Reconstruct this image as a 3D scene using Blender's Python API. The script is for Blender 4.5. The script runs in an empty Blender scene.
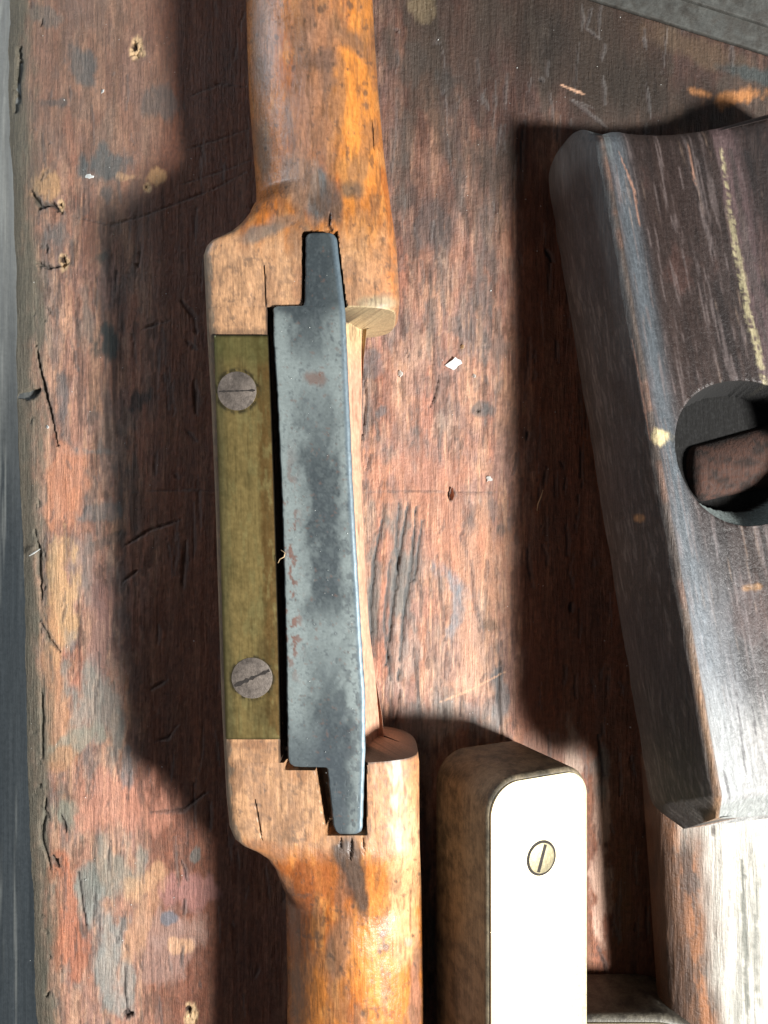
import bpy, bmesh, math, random
import numpy as np
random.seed(7); rng = np.random.default_rng(7)
S = 0.001                      # everything below is authored in millimetres
H = 155.0; F = 804.0           # camera height (mm) and focal length in pixels
scn = bpy.context.scene
COL = scn.collection

# ------------------------------------------------------------------ helpers
def P(px, py, z=0.0):
    k = (H - z) / F
    return np.array([(px - 384) * k, -(py - 512) * k, z])
def topx(V):
    d = (H - V[..., 2])
    return 384 + V[..., 0] / d * F, 512 - V[..., 1] / d * F
def lin(c):
    c = np.asarray(c, float) / 255.0
    return np.where(c <= 0.04045, c / 12.92, ((c + 0.055) / 1.055) ** 2.4)
def sm(a, b, x):
    t = np.clip((x - a) / (b - a), 0, 1); return t * t * (3 - 2 * t)
def _h(ix, iy, s):
    n = (ix * 374761393 + iy * 668265263 + s * 974634777) & 0xffffffff
    n = ((n ^ (n >> 13)) * 1274126177) & 0xffffffff
    return ((n ^ (n >> 16)) & 0xffff) / 65535.0
def vn(x, y, s=0):
    ix = np.floor(x).astype(np.int64); iy = np.floor(y).astype(np.int64)
    fx = x - ix; fy = y - iy
    fx = fx * fx * (3 - 2 * fx); fy = fy * fy * (3 - 2 * fy)
    a = _h(ix, iy, s); b = _h(ix + 1, iy, s); c = _h(ix, iy + 1, s); d = _h(ix + 1, iy + 1, s)
    return (a + (b - a) * fx) * (1 - fy) + (c + (d - c) * fx) * fy
def fbm(x, y, s=0, o=4):
    r = 0; a = 0.5; t = 0
    for i in range(o):
        r = r + a * vn(x, y, s + i * 17); t += a; a *= 0.55; x = x * 2.03 + 5.1; y = y * 2.03 + 3.7
    return r / t
def mix(C, col, m):
    m = np.clip(m, 0, 1)[..., None]; return C * (1 - m) + np.asarray(col) * m
def blob(px, py, cx, cy, rx, ry, ang=0, edge=0.5, s=0, sc=18.0, rag=0.7):
    a = math.radians(ang); dx = px - cx; dy = py - cy
    u = (dx * math.cos(a) + dy * math.sin(a)) / rx; v = (-dx * math.sin(a) + dy * math.cos(a)) / ry
    r = np.sqrt(u * u + v * v) + (fbm(px / sc, py / (sc * 2.2), s + 91, 6) - 0.5) * 2 * rag
    return 1 - sm(1 - edge, 1 + edge * 0.5, r)
def stroke(px, py, pts, w):
    """0..1 mask of a tapered polyline, in pixels"""
    out = np.zeros_like(px)
    pts = np.array(pts, float); n = len(pts) - 1
    for i in range(n):
        a = pts[i]; b = pts[i + 1]
        lo = np.minimum(a, b) - 3 * w; hi = np.maximum(a, b) + 3 * w
        m = (px > lo[0]) & (px < hi[0]) & (py > lo[1]) & (py < hi[1])
        if not m.any(): continue
        x = px[m]; y = py[m]; d = b - a; L = max((d * d).sum(), 1e-6)
        t = np.clip(((x - a[0]) * d[0] + (y - a[1]) * d[1]) / L, 0, 1)
        dist = np.hypot(x - a[0] - t * d[0], y - a[1] - t * d[1])
        g = (i + t) / n; tp = 0.35 + 0.65 * np.sin(np.pi * np.clip(g, 0.02, 0.98))
        ww = w * tp * (0.35 + 1.1 * fbm(x / 4.0, y / 9.0, 5, 3)); dist = dist + (fbm(x / 2.5, y / 7, 6, 3) - .5) * w * .9
        out[m] = np.maximum(out[m], 1 - sm(ww * 0.45, ww * 1.15, dist))
    return out
def interp(y, ks):
    ks = np.array(ks, float); return np.interp(y, ks[:, 0], ks[:, 1])

def tag(o, label=None, cat=None, group=None, kind=None):
    if label: o['label'] = label
    if cat: o['category'] = cat
    if group: o['group'] = group
    if kind: o['kind'] = kind
    return o
def empty(name, loc):
    o = bpy.data.objects.new(name, None); COL.objects.link(o)
    o.empty_display_size = 0.01; o.location = [c * S for c in loc]; return o
def link(name, me, mat, parent=None, origin=None):
    o = bpy.data.objects.new(name, me); COL.objects.link(o)
    if mat: me.materials.append(mat)
    if parent is not None:
        o.parent = parent; off = np.array(parent_loc(parent)); me.transform(__import__('mathutils').Matrix.Translation(-off * 1.0))
    elif origin is not None:
        me.transform(__import__('mathutils').Matrix.Translation([-c * S for c in origin])); o.location = [c * S for c in origin]
    return o
def parent_loc(p):
    l = np.array(p.location); q = p.parent
    while q is not None: l = l + np.array(q.location); q = q.parent
    return l
def set_col(me, C, R=None):
    C = np.clip(C, 0.0, 1.0); n = len(me.vertices)
    a = me.attributes.new('Col', 'FLOAT_COLOR', 'POINT')
    buf = np.ones((n, 4), np.float32); buf[:, :3] = C.reshape(-1, 3); a.data.foreach_set('color', buf.ravel())
    b = me.attributes.new('Rgh', 'FLOAT', 'POINT')
    r = np.full(n, 0.6, np.float32) if R is None else np.asarray(R, np.float32).ravel()
    b.data.foreach_set('value', r)
def grid_obj(name, V, mat, C, R=None, closed=False, caps=False, parent=None, origin=None, flip=False, cshift=None):
    """V (ni,nj,3) in mm; closed wraps j"""
    ni, nj = V.shape[:2]
    idx = np.arange(ni * nj).reshape(ni, nj)
    if closed: idx2 = np.concatenate([idx, idx[:, :1]], 1)
    else: idx2 = idx
    q = np.stack([idx2[:-1, :-1], idx2[:-1, 1:], idx2[1:, 1:], idx2[1:, :-1]], -1).reshape(-1, 4)
    if flip: q = q[:, ::-1]
    verts = V.reshape(-1, 3); Cc = C.reshape(-1, 3); Rr = None if R is None else np.asarray(R).ravel()
    tris = []
    if caps:
        n0 = len(verts); c0 = V[0].mean(0); c1 = V[-1].mean(0)
        if cshift is not None: c0 = c0 + cshift; c1 = c1 + cshift
        verts = np.vstack([verts, c0, c1]); Cc = np.vstack([Cc, C[0].mean(0), C[-1].mean(0)])
        if Rr is not None: Rr = np.append(Rr, [Rr[0], Rr[-1]])
        for row, c, rev in ((idx[0], n0, False), (idx[-1], n0 + 1, True)):
            a = row; b = np.roll(row, -1); t = np.stack([a, np.full_like(a, c), b], -1)
            if rev: t = t[:, ::-1]
            if flip: t = t[:, ::-1]
            tris.append(t)
    tris = np.vstack(tris) if tris else np.zeros((0, 3), int)
    me = bpy.data.meshes.new(name); nv = len(verts)
    me.vertices.add(nv); me.vertices.foreach_set('co', (verts * S).astype(np.float32).ravel())
    loops = np.concatenate([q.ravel(), tris.ravel()]).astype(np.int32)
    me.loops.add(len(loops)); me.loops.foreach_set('vertex_index', loops)
    nf = len(q) + len(tris)
    starts = np.concatenate([np.arange(len(q)) * 4, len(q) * 4 + np.arange(len(tris)) * 3]).astype(np.int32)
    me.polygons.add(nf); me.polygons.foreach_set('loop_start', starts)
    me.polygons.foreach_set('use_smooth', np.ones(nf, bool))
    me.update(calc_edges=True); me.validate()
    set_col(me, Cc, Rr)
    return link(name, me, mat, parent, origin)
def smooth_sharp(o, ang=35):
    me = o.data; bm = bmesh.new(); bm.from_mesh(me); bmesh.ops.recalc_face_normals(bm, faces=bm.faces)
    for e in bm.edges:
        if len(e.link_faces) == 2 and e.calc_face_angle(0) > math.radians(ang): e.smooth = False
    for f in bm.faces: f.smooth = True
    bm.to_mesh(me); bm.free()

# ------------------------------------------------------------------ materials
def mat(name, metal=0.0, grain=(0.9, 0.09), var=0.35, bump=0.25, bdist=0.12, spec=0.5, base=None, rough=None, fine=6.0, coat=0.0, tint=None, axis=1):
    """colour attribute (painted stains, light and shade) x fine stretched noise, bumped"""
    m = bpy.data.materials.new(name); m.use_nodes = True; nt = m.node_tree; N = nt.nodes; L = nt.links
    bs = N['Principled BSDF']; bs.inputs['Metallic'].default_value = metal
    bs.inputs['Specular IOR Level'].default_value = spec
    tc = N.new('ShaderNodeTexCoord'); mp = N.new('ShaderNodeMapping')
    sc = [1000.0 * grain[0]] * 3; sc[axis] = 1000.0 * grain[1]
    mp.inputs['Scale'].default_value = sc; L.new(tc.outputs['Object'], mp.inputs['Vector'])
    n1 = N.new('ShaderNodeTexNoise'); n1.inputs['Scale'].default_value = 1.0; n1.inputs['Detail'].default_value = 6; n1.inputs['Roughness'].default_value = 0.7
    L.new(mp.outputs[0], n1.inputs['Vector'])
    mp2 = N.new('ShaderNodeMapping'); mp2.inputs['Scale'].default_value = (1000, 1000, 1000); L.new(tc.outputs['Object'], mp2.inputs['Vector'])
    n2 = N.new('ShaderNodeTexNoise'); n2.inputs['Scale'].default_value = fine * 0.25; n2.inputs['Detail'].default_value = 7; n2.inputs['Roughness'].default_value = 0.65
    L.new(mp2.outputs[0], n2.inputs['Vector'])
    mr = N.new('ShaderNodeMapRange'); mr.inputs[1].default_value = 0.3; mr.inputs[2].default_value = 0.7
    mr.inputs[3].default_value = 1 - var; mr.inputs[4].default_value = 1 + var * 0.8; L.new(n1.outputs[0], mr.inputs[0])
    mr2 = N.new('ShaderNodeMapRange'); mr2.inputs[1].default_value = 0.3; mr2.inputs[2].default_value = 0.7
    mr2.inputs[3].default_value = 1 - var * 0.5; mr2.inputs[4].default_value = 1 + var * 0.45; L.new(n2.outputs[0], mr2.inputs[0])
    mul = N.new('ShaderNodeMath'); mul.operation = 'MULTIPLY'; L.new(mr.outputs[0], mul.inputs[0]); L.new(mr2.outputs[0], mul.inputs[1])
    vm = N.new('ShaderNodeVectorMath'); vm.operation = 'SCALE'; L.new(mul.outputs[0], vm.inputs['Scale'])
    if base is None:
        at = N.new('ShaderNodeAttribute'); at.attribute_name = 'Col'; L.new(at.outputs['Color'], vm.inputs[0])
    else:
        rgb = N.new('ShaderNodeRGB'); rgb.outputs[0].default_value = (*lin(base), 1); 
        if tint is not None:
            mx = N.new('ShaderNodeMix'); mx.data_type = 'RGBA'; mx.inputs[7].default_value = (*lin(tint), 1)
            L.new(rgb.outputs[0], mx.inputs[6])
            n3 = N.new('ShaderNodeTexNoise'); n3.inputs['Scale'].default_value = 0.35; n3.inputs['Detail'].default_value = 5; n3.inputs['Roughness'].default_value = 0.65
            L.new(mp2.outputs[0], n3.inputs['Vector'])
            m3 = N.new('ShaderNodeMapRange'); m3.inputs[1].default_value = 0.42; m3.inputs[2].default_value = 0.62; L.new(n3.outputs[0], m3.inputs[0])
            L.new(m3.outputs[0], mx.inputs[0]); L.new(mx.outputs[2], vm.inputs[0])
        else: L.new(rgb.outputs[0], vm.inputs[0])
    L.new(vm.outputs[0], bs.inputs['Base Color'])
    if rough is None:
        ar = N.new('ShaderNodeAttribute'); ar.attribute_name = 'Rgh'; rsrc = ar.outputs['Fac']
    else:
        v = N.new('ShaderNodeValue'); v.outputs[0].default_value = rough; rsrc = v.outputs[0]
    ra = N.new('ShaderNodeMapRange'); ra.inputs[1].default_value = 0.3; ra.inputs[2].default_value = 0.7; ra.inputs[3].default_value = 0.85; ra.inputs[4].default_value = 1.18
    L.new(n2.outputs[0], ra.inputs[0]); rm = N.new('ShaderNodeMath'); rm.operation = 'MULTIPLY'; rm.use_clamp = True
    L.new(rsrc, rm.inputs[0]); L.new(ra.outputs[0], rm.inputs[1]); L.new(rm.outputs[0], bs.inputs['Roughness'])
    ad = N.new('ShaderNodeMath'); ad.operation = 'ADD'; L.new(n1.outputs[0], ad.inputs[0])
    h2 = N.new('ShaderNodeMath'); h2.operation = 'MULTIPLY'; h2.inputs[1].default_value = 0.6; L.new(n2.outputs[0], h2.inputs[0]); L.new(h2.outputs[0], ad.inputs[1])
    bp = N.new('ShaderNodeBump'); bp.inputs['Strength'].default_value = bump; bp.inputs['Distance'].default_value = bdist * S * 4
    L.new(ad.outputs[0], bp.inputs['Height']); L.new(bp.outputs[0], bs.inputs['Normal'])
    if coat: bs.inputs['Coat Weight'].default_value = coat; bs.inputs['Coat Roughness'].default_value = 0.35
    return m
M_board = mat('old_board_wood', grain=(2.2, 0.20), var=0.30, bump=0.75, bdist=0.14, spec=0.45)
M_body = mat('worn_beech', grain=(2.2, 0.22), var=0.26, bump=0.42, bdist=0.08, spec=0.5, coat=0.35)
M_blade = mat('blued_steel', metal=0.45, grain=(0.6, 0.4), var=0.10, bump=0.10, bdist=0.03, spec=0.5, fine=9)
M_brass = mat('dull_brass', metal=0.7, grain=(1.8, 0.14), var=0.14, bump=0.14, bdist=0.03, fine=5)
M_plane = mat('dark_oiled_wood', grain=(2.4, 0.11), var=0.42, bump=0.6, bdist=0.10, spec=0.6)
M_stock = mat('dark_stock_wood', grain=(2.2, 0.16), var=0.38, bump=0.4, bdist=0.08, spec=0.5, base=(116, 104, 84), tint=(72, 66, 54), rough=0.55)
M_stock2 = mat('black_stock_wood', grain=(1.6, 0.5), var=0.4, bump=0.4, bdist=0.08, spec=0.55, base=(100, 95, 84), tint=(60, 56, 50), rough=0.5)
M_face = mat('polished_brass', metal=0.6, grain=(2.0, 0.1), var=0.22, bump=0.22, bdist=0.04, base=(184, 175, 146), rough=0.5)
M_screw = mat('grey_screw_metal', metal=0.5, grain=(2.0, 1.6), var=0.28, bump=0.3, bdist=0.05, base=(122, 112, 104), rough=0.5, tint=(96, 88, 82))
M_bscrew = mat('brass_screw_metal', metal=0.7, grain=(2.0, 1.6), var=0.3, bump=0.3, bdist=0.05, base=(128, 120, 96), rough=0.5)
M_slot = mat('slot_grime', grain=(2, 2), var=0.3, bump=0.2, base=(34, 28, 24), rough=0.8)
M_stick = mat('pale_handle_wood', grain=(2.2, 0.13), var=0.25, bump=0.75, bdist=0.12, spec=0.5)
M_batten = mat('slate_batten_wood', grain=(0.6, 0.6), var=0.30, bump=0.3, bdist=0.08, base=(72, 73, 70), rough=0.6, tint=(56, 54, 50))
M_ledge = mat('grey_painted_wood', grain=(1.4, 0.06), var=0.22, bump=0.25, bdist=0.08)
M_floor = mat('pale_floor', grain=(0.5, 0.5), var=0.15, bump=0.2, base=(205, 200, 190), rough=0.8)
M_white = mat('white_flake', grain=(1, 1), var=0.1, bump=0.3, base=(225, 228, 225), rough=0.6)
M_straw = mat('pale_straw', grain=(1, 1), var=0.2, bump=0.2, base=(205, 175, 135), rough=0.6)
M_rust = mat('brown_splinter', grain=(1, 1), var=0.3, bump=0.3, base=(122, 62, 32), rough=0.7)

# ------------------------------------------------------------------ the board
EDGE = float(P(33, 0)[0])           # left rim of the board (mm)
def make_board():
    xs = np.concatenate([EDGE - 3.0 * np.sin(np.linspace(math.pi / 2, 0, 8))[:-1] * 1.0, np.arange(EDGE, 84, 0.26), np.linspace(86, 150, 30)])
    ys = np.concatenate([np.linspace(-170, -106, 28), np.arange(-104, 104, 0.28), np.linspace(106, 170, 28)])
    X, Y = np.meshgrid(xs, ys)
    e = X - EDGE
    X = X + (-Y * .027 - .2) * (1 - sm(0, 45, e))
    Z = np.zeros_like(X)
    px = 384 + X / H * F; py = 512 - Y / H * F
    # low undulation and ridged grain
    hf = fbm(X / .6, Y / 2.2, 91, 3); hf2 = fbm(X / .45, Y / .7, 93, 3)
    Z += (fbm(X / 22, Y / 70, 3, 3) - 0.5) * 0.9
    g1 = fbm(X / 1.1, Y / 26, 11, 4); g2 = fbm(X / 3.4, Y / 55, 21, 3)
    Z += (g1 - 0.5) * 0.22 + (g2 - 0.5) * 0.25
    # colour
    n = fbm(X / 9, Y / 30, 31, 5); n2 = fbm(X / 4, Y / 14, 41, 5); n3 = fbm(X / 1.3, Y / 22, 51, 4); n4 = fbm(X / 6, Y / 9, 61, 5)
    pink = lin((164, 124, 108)); tan = lin((190, 152, 130)); mar = lin((128, 90, 78)); sl = lin((104, 106, 108)); dk = lin((58, 48, 46)); lil = lin((150, 124, 120))
    C = np.zeros(X.shape + (3,)) + pink
    C = mix(C, mar, sm(0.46, 0.72, n) * 0.7)
    C = mix(C, tan, sm(0.52, 0.68, n2) * 0.75)
    C = mix(C, lil, sm(0.50, 0.64, n4) * 0.55)
    C = mix(C, lin((178, 116, 94)), sm(0.54, 0.72, fbm(X / 3, Y / 24, 71, 4)) * 0.45)
    C = mix(C, sl, sm(0.54, 0.70, fbm(X / 3.0, Y / 12, 81, 5)) * 0.55)
    C = mix(C, lin((120, 100, 96)), sm(0.50, 0.70, fbm(X / .8, Y / 5, 83, 5)) * 0.45)
    C = mix(C, lin((196, 160, 140)), sm(0.55, 0.75, fbm(X / .7, Y / 4, 85, 5)) * 0.4)
    C = mix(C, dk, sm(0.58, 0.72, n3) * 0.55)
    C = mix(C, lin((225, 180, 150)), sm(0.62, 0.74, fbm(X / 0.9, Y / 12, 101, 4)) * 0.4)
    C = C * (1 + (hf - .5) * .45 + (hf2 - .5) * .55)[..., None]
    Z += (hf - .5) * .07 + (hf2 - .5) * .05
    sp = fbm(X / 2.2, Y / 6, 95, 6); C = mix(C, lin((96, 98, 100)), sm(.56, .64, sp) * .42); C = mix(C, lin((206, 176, 156)), sm(.60, .68, fbm(X / 2.6, Y / 8, 97, 6)) * .22)
    C = mix(C, lin((70, 52, 46)), sm(.62, .68, fbm(X / 1.2, Y / 5, 99, 5)) * .5)
    # shade and light falloff over the top of the board, painted into its colour
    top_shade = (1 - sm(40, 330, py + (n2 - 0.5) * 260)) * sm(330, 440, px)
    C = mix(C, lin((78, 56, 52)) * (.7 + .6 * hf[..., None]), top_shade * 0.85)
    C = mix(C, lin((84, 78, 72)), sm(0.5, 0.6, fbm(X / 8, Y / 20, 121, 5)) * top_shade * 0.7)
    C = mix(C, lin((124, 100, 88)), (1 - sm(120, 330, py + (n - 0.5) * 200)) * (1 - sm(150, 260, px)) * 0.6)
    # cast shadows of spokeshave and plane, deepened in the board colour
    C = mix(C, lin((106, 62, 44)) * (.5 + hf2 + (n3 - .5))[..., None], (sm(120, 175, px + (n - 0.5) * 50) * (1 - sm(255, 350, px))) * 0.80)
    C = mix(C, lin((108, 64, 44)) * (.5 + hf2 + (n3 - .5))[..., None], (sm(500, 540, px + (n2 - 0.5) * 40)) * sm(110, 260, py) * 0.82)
    C = mix(C, lin((72, 60, 52)), blob(px, py, 585, 55, 110, 60, 25, .5, 5, 30) * 0.8)  # these dark blobs paint a soft shadow across the top right
    C = mix(C, lin((58, 50, 44)), blob(px, py, 640, 95, 80, 32, 22, .6, 6, 24) * 0.85)
    C = mix(C, lin((52, 50, 48)), blob(px, py, 545, 35, 26, 50, 0, .6, 7, 24) * 0.6)
    C = mix(C, lin((120, 100, 82)), blob(px, py, 700, 50, 60, 14, 20, .6, 8, 14) * 0.7)
    sandy = lin((214, 150, 96))
    C = mix(C, sandy, blob(px, py, 742, 97, 26, 9, -10, .5, 9, 9, 0.9) * 0.95)
    C = mix(C, sandy, blob(px, py, 702, 93, 14, 5, 15, .6, 10, 8, 0.9) * 0.8)
    C = mix(C, lin((80, 92, 96)), blob(px, py, 748, 74, 34, 9, 15, .5, 13, 12) * 0.8)
    B = [  # cx cy rx ry ang colour strength
        (105, 345, 11, 19, 0, (62, 76, 78), .95), (140, 400, 9, 13, 0, (56, 66, 68), .85), (84, 64, 19, 17, 20, (88, 96, 100), .8), (160, 104, 18, 18, 0, (84, 88, 90), .7),
        (112, 166, 28, 17, 0, (78, 92, 98), .85), (54, 103, 12, 5, 0, (84, 84, 86), .8), (106, 194, 9, 8, 0, (92, 98, 102), .6), (50, 235, 18, 20, 0, (104, 108, 110), .7),
        (103, 258, 9, 10, 0, (70, 84, 84), .8), (45, 185, 18, 14, 0, (196, 158, 118), .8), (155, 178, 8, 8, 0, (206, 166, 122), .8), (128, 178, 10, 5, 0, (200, 166, 130), .7),
        (45, 15, 18, 10, 20, (96, 104, 104), .6), (62, 395, 7, 18, 0, (96, 96, 100), .7), (88, 452, 30, 5, 0, (116, 124, 128), .6), (100, 512, 30, 10, -8, (112, 118, 122), .6),
        (110, 540, 34, 6, -24, (88, 84, 84), .6), (80, 570, 14, 40, 0, (146, 140, 138), .5), (60, 600, 16, 60, 0, (216, 176, 130), .7), (62, 490, 20, 40, 0, (214, 146, 112), .6),
        (55, 700, 14, 80, 0, (208, 154, 116), .6), (100, 700, 34, 40, 0, (132, 138, 136), .75), (70, 745, 40, 12, -25, (142, 144, 134), .8), (65, 815, 16, 16, 0, (126, 132, 122), .8),
        (60, 760, 16, 12, 0, (180, 134, 100), .8), (110, 870, 34, 30, 0, (134, 138, 132), .75), (85, 892, 22, 22, 40, (124, 130, 128), .8), (65, 920, 15, 60, -6, (180, 112, 84), .8),
        (58, 870, 12, 14, 0, (176, 104, 74), .8), (120, 805, 40, 30, 0, (196, 138, 118), .7), (110, 960, 20, 60, -4, (150, 156, 156), .75), (170, 930, 40, 20, -20, (168, 142, 134), .6), (160, 960, 30, 30, 0, (162, 136, 130), .6),
        (190, 895, 24, 22, 0, (164, 120, 118), .7), (150, 880, 30, 12, -30, (214, 172, 134), .55), (142, 925, 10, 40, 25, (206, 162, 130), .5), (180, 945, 14, 9, 0, (210, 168, 132), .6), (172, 918, 9, 6, 0, (104, 112, 126), .9), (196, 855, 5, 7, 0, (96, 104, 104), .8),
        (128, 770, 6, 24, 0, (104, 110, 116), .7), (70, 640, 10, 14, 0, (128, 136, 140), .5), (100, 620, 12, 60, 0, (150, 116, 112), .6),
        (478, 410, 12, 9, 0, (84, 88, 92), .8), (380, 412, 10, 10, 0, (96, 100, 106), .8), (370, 360, 14, 14, 0, (100, 100, 106), .6), (402, 560, 16, 60, 4, (112, 116, 116), .75), (374, 590, 8, 60, 2, (116, 118, 116), .7),
        (450, 578, 12, 24, -30, (120, 134, 148), .8), (456, 615, 8, 30, 20, (122, 134, 146), .7), (492, 625, 9, 9, 0, (110, 92, 80), .9), (500, 700, 9, 30, 4, (116, 122, 128), .8), (503, 530, 5, 6, 0, (80, 84, 88), .8),
        (430, 720, 50, 24, 0, (156, 158, 160), .45), (478, 560, 24, 60, 0, (196, 146, 118), .6), (440, 500, 40, 60, 0, (190, 130, 106), .45), (380, 490, 16, 40, 0, (206, 146, 116), .5), (404, 660, 20, 40, 0, (170, 160, 156), .5), (470, 660, 20, 50, 0, (212, 172, 150), .5),
        (425, 12, 10, 18, -15, (150, 136, 112), .9), (412, 62, 16, 16, 0, (84, 78, 76), .7), (450, 80, 13, 20, -20, (78, 84, 88), .7), (400, 150, 12, 40, 0, (96, 92, 90), .6), (430, 230, 12, 26, 0, (96, 92, 94), .6), (480, 250, 6, 60, 0, (106, 98, 98), .6),
        (470, 40, 60, 60, 0, (92, 84, 78), .5), (602, 880, 9, 90, 0, (190, 160, 146), .9), (572, 760, 12, 40, 0, (168, 150, 140), .8), (604, 760, 12, 30, 0, (120, 120, 118), .7), (622, 900, 10, 60, 0, (120, 84, 56), .6), (545, 745, 30, 14, 0, (136, 108, 98), .7),
        (530, 700, 12, 60, 0, (128, 86, 72), .6), (552, 260, 26, 120, 0, (92, 56, 42), .6), (690, 720, 50, 80, 0, (70, 48, 38), .6)]
    for k, (cx, cy, rx, ry, a, c, s) in enumerate(B):
        m = (np.abs(px - cx) < rx * 2.4 + ry * 0.8 + 20) & (np.abs(py - cy) < ry * 2.4 + rx * 0.8 + 20)
        C[m] = mix(C[m], lin(c), blob(px[m], py[m], cx, cy, rx, ry, a, .40, 200 + k, min(13, rx + 2), 1.15) * s * .88)
    C = C * (1 - .38 * top_shade - .12 * (1 - sm(200, 420, py)))[..., None] * np.array([1.03, .98, .90])  # painted shade towards the top, then overall tint
    # cracks, gouges and dents: geometry and grime
    K = [ # points width depth dark
        ([(408, 503), (398, 560), (392, 610), (386, 665)], 3.4, .9), ([(416, 506), (412, 560), (404, 610), (398, 680)], 3.0, .8), ([(399, 500), (396, 545), (399, 580)], 2.4, .8), ([(382, 520), (374, 560), (370, 610), (372, 655)], 2.8, .8),
        ([(390, 560), (384, 620), (390, 680)], 2.4, .6), ([(422, 520), (414, 580)], 2.4, .7), ([(356, 380), (352, 410), (355, 440)], 2.2, .6), ([(362, 360), (366, 400), (362, 440)], 1.6, .5), ([(440, 372), (436, 392), (430, 408)], 1.5, .4),
        ([(436, 555), (440, 600), (444, 640)], 1.4, .3), ([(470, 560), (474, 610)], 1.3, .3), ([(400, 690), (394, 735)], 1.6, .4), ([(412, 640), (418, 700)], 1.3, .3), ([(440, 680), (446, 735)], 1.4, .3), ([(501, 640), (498, 700), (502, 740)], 1.8, .4),
        ([(18, 395), (28, 394), (38, 389)], 5.5, 2.4), ([(36, 345), (43, 385), (50, 410), (58, 446)], 2.2, .9), ([(20, 45), (17, 75), (14, 112)], 3.6, 1.2), ([(30, 190), (40, 207), (52, 204), (62, 213)], 3.2, .9), ([(34, 262), (50, 268), (68, 263)], 2.4, .7),
        ([(34, 530), (38, 560), (40, 600)], 4, 1.0), ([(38, 620), (48, 640), (60, 652)], 3, .8), ([(40, 690), (42, 760)], 3, .8), ([(45, 800), (40, 840), (50, 870)], 3.2, .9), ([(60, 815), (66, 832)], 3.4, .9), ([(52, 858), (58, 866)], 5, 1.3),
        ([(78, 872), (82, 905), (86, 925)], 2.4, .6), ([(95, 885), (93, 925)], 1.6, .4), ([(125, 965), (124, 990), (128, 1014)], 1.8, .6), ([(122, 1014), (132, 1014)], 5.5, 1.6), ([(181, 860), (186, 880)], 2.6, .6), ([(184, 898), (183, 914)], 2.2, .6), ([(130, 770), (126, 800)], 1.6, .4),
        ([(150, 812), (182, 810), (206, 792)], 2.6, .5), ([(152, 742), (168, 738), (178, 724)], 1.8, .4), ([(126, 545), (150, 530), (180, 520)], 2.2, .5), ([(122, 582), (138, 570)], 2.2, .5), ([(186, 430), (196, 442)], 2, .5), ([(194, 380), (196, 415)], 3, .7), ([(150, 690), (166, 680)], 2, .5),
        ([(186, 540), (182, 590)], 2.4, .5), ([(180, 300), (194, 318), (196, 334)], 3, .6), ([(184, 340), (196, 350)], 2, .5), ([(140, 330), (170, 320)], 1.4, .4), ([(70, 216), (110, 226), (150, 214), (210, 190), (250, 170)], 1.2, .35), ([(190, 96), (220, 84), (250, 88)], 1.2, .35), ([(185, 150), (215, 140), (252, 128)], 1.2, .35), ([(180, 185), (252, 160)], 1.0, .3),
        ([(130, 492), (190, 490), (215, 491)], 1.0, .25), ([(352, 492), (420, 491), (500, 493)], 1.1, .25), ([(476, 411), (480, 410)], 3.0, .7), ([(370, 455), (366, 470)], 1.8, .6), ([(590, 8), (585, 28), (600, 40)], 1.4, .4), ([(570, 100), (586, 112), (606, 128)], 2.0, .5), ([(570, 100), (592, 108)], 1.0, .3),
        ([(444, 128), (446, 150), (452, 180)], 1.3, .4), ([(480, 95), (487, 110)], 1.8, .3), ([(596, 945), (604, 965), (606, 980)], 2, .6), ([(730, 45), (730, 66)], 2, .6), ([(598, 735), (604, 775)], 2.4, .7), ([(618, 745), (620, 800)], 1.4, .4), ([(546, 250), (552, 262)], 3, .8), ([(452, 489), (450, 500)], 3.2, .5)]
    for i in range(420):     # natural checks along the grain
        x = rng.uniform(40, 700); y = rng.uniform(-10, 1030); l = rng.uniform(12, 70) * rng.uniform(.4, 1); d = rng.uniform(-5, 5)
        K.append(([(x, y), (x + d * .5 + rng.uniform(-2, 2), y + l / 2), (x + d, y + l)], rng.uniform(.5, 1.25), rng.uniform(.06, .26)))
    for i in range(70):      # small pits near the rim and elsewhere
        x = rng.uniform(28, 50) if i < 35 else rng.uniform(60, 640); y = rng.uniform(0, 1024)
        K.append(([(x, y), (x + rng.uniform(-4, 4), y + rng.uniform(2, 9))], rng.uniform(.8, 2.2), rng.uniform(.15, .5)))
    for ki, (pts, w, dep) in enumerate(K):
        if ki < 7: dep *= .45
        elif 20 <= ki < 62: w *= .8; dep *= .6
        a = np.array(pts); m = (px > a[:, 0].min() - 14) & (px < a[:, 0].max() + 14) & (py > a[:, 1].min() - 14) & (py < a[:, 1].max() + 14)
        if not m.any(): continue
        k = stroke(px[m], py[m], pts, w); Z[m] -= k * dep
        C[m] = mix(C[m], lin((84, 86, 86)) if ki < 7 else lin((46, 42, 42)) if w > 1.6 else lin((70, 60, 58)), k * min(.9, .35 + dep * .7 + (.3 if ki < 7 else 0)))
        k2 = stroke(px[m] - 2, py[m], pts, w * 1.8); C[m] = mix(C[m], lin((110, 106, 104)), k2 * (1 - k) * .4)
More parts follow.
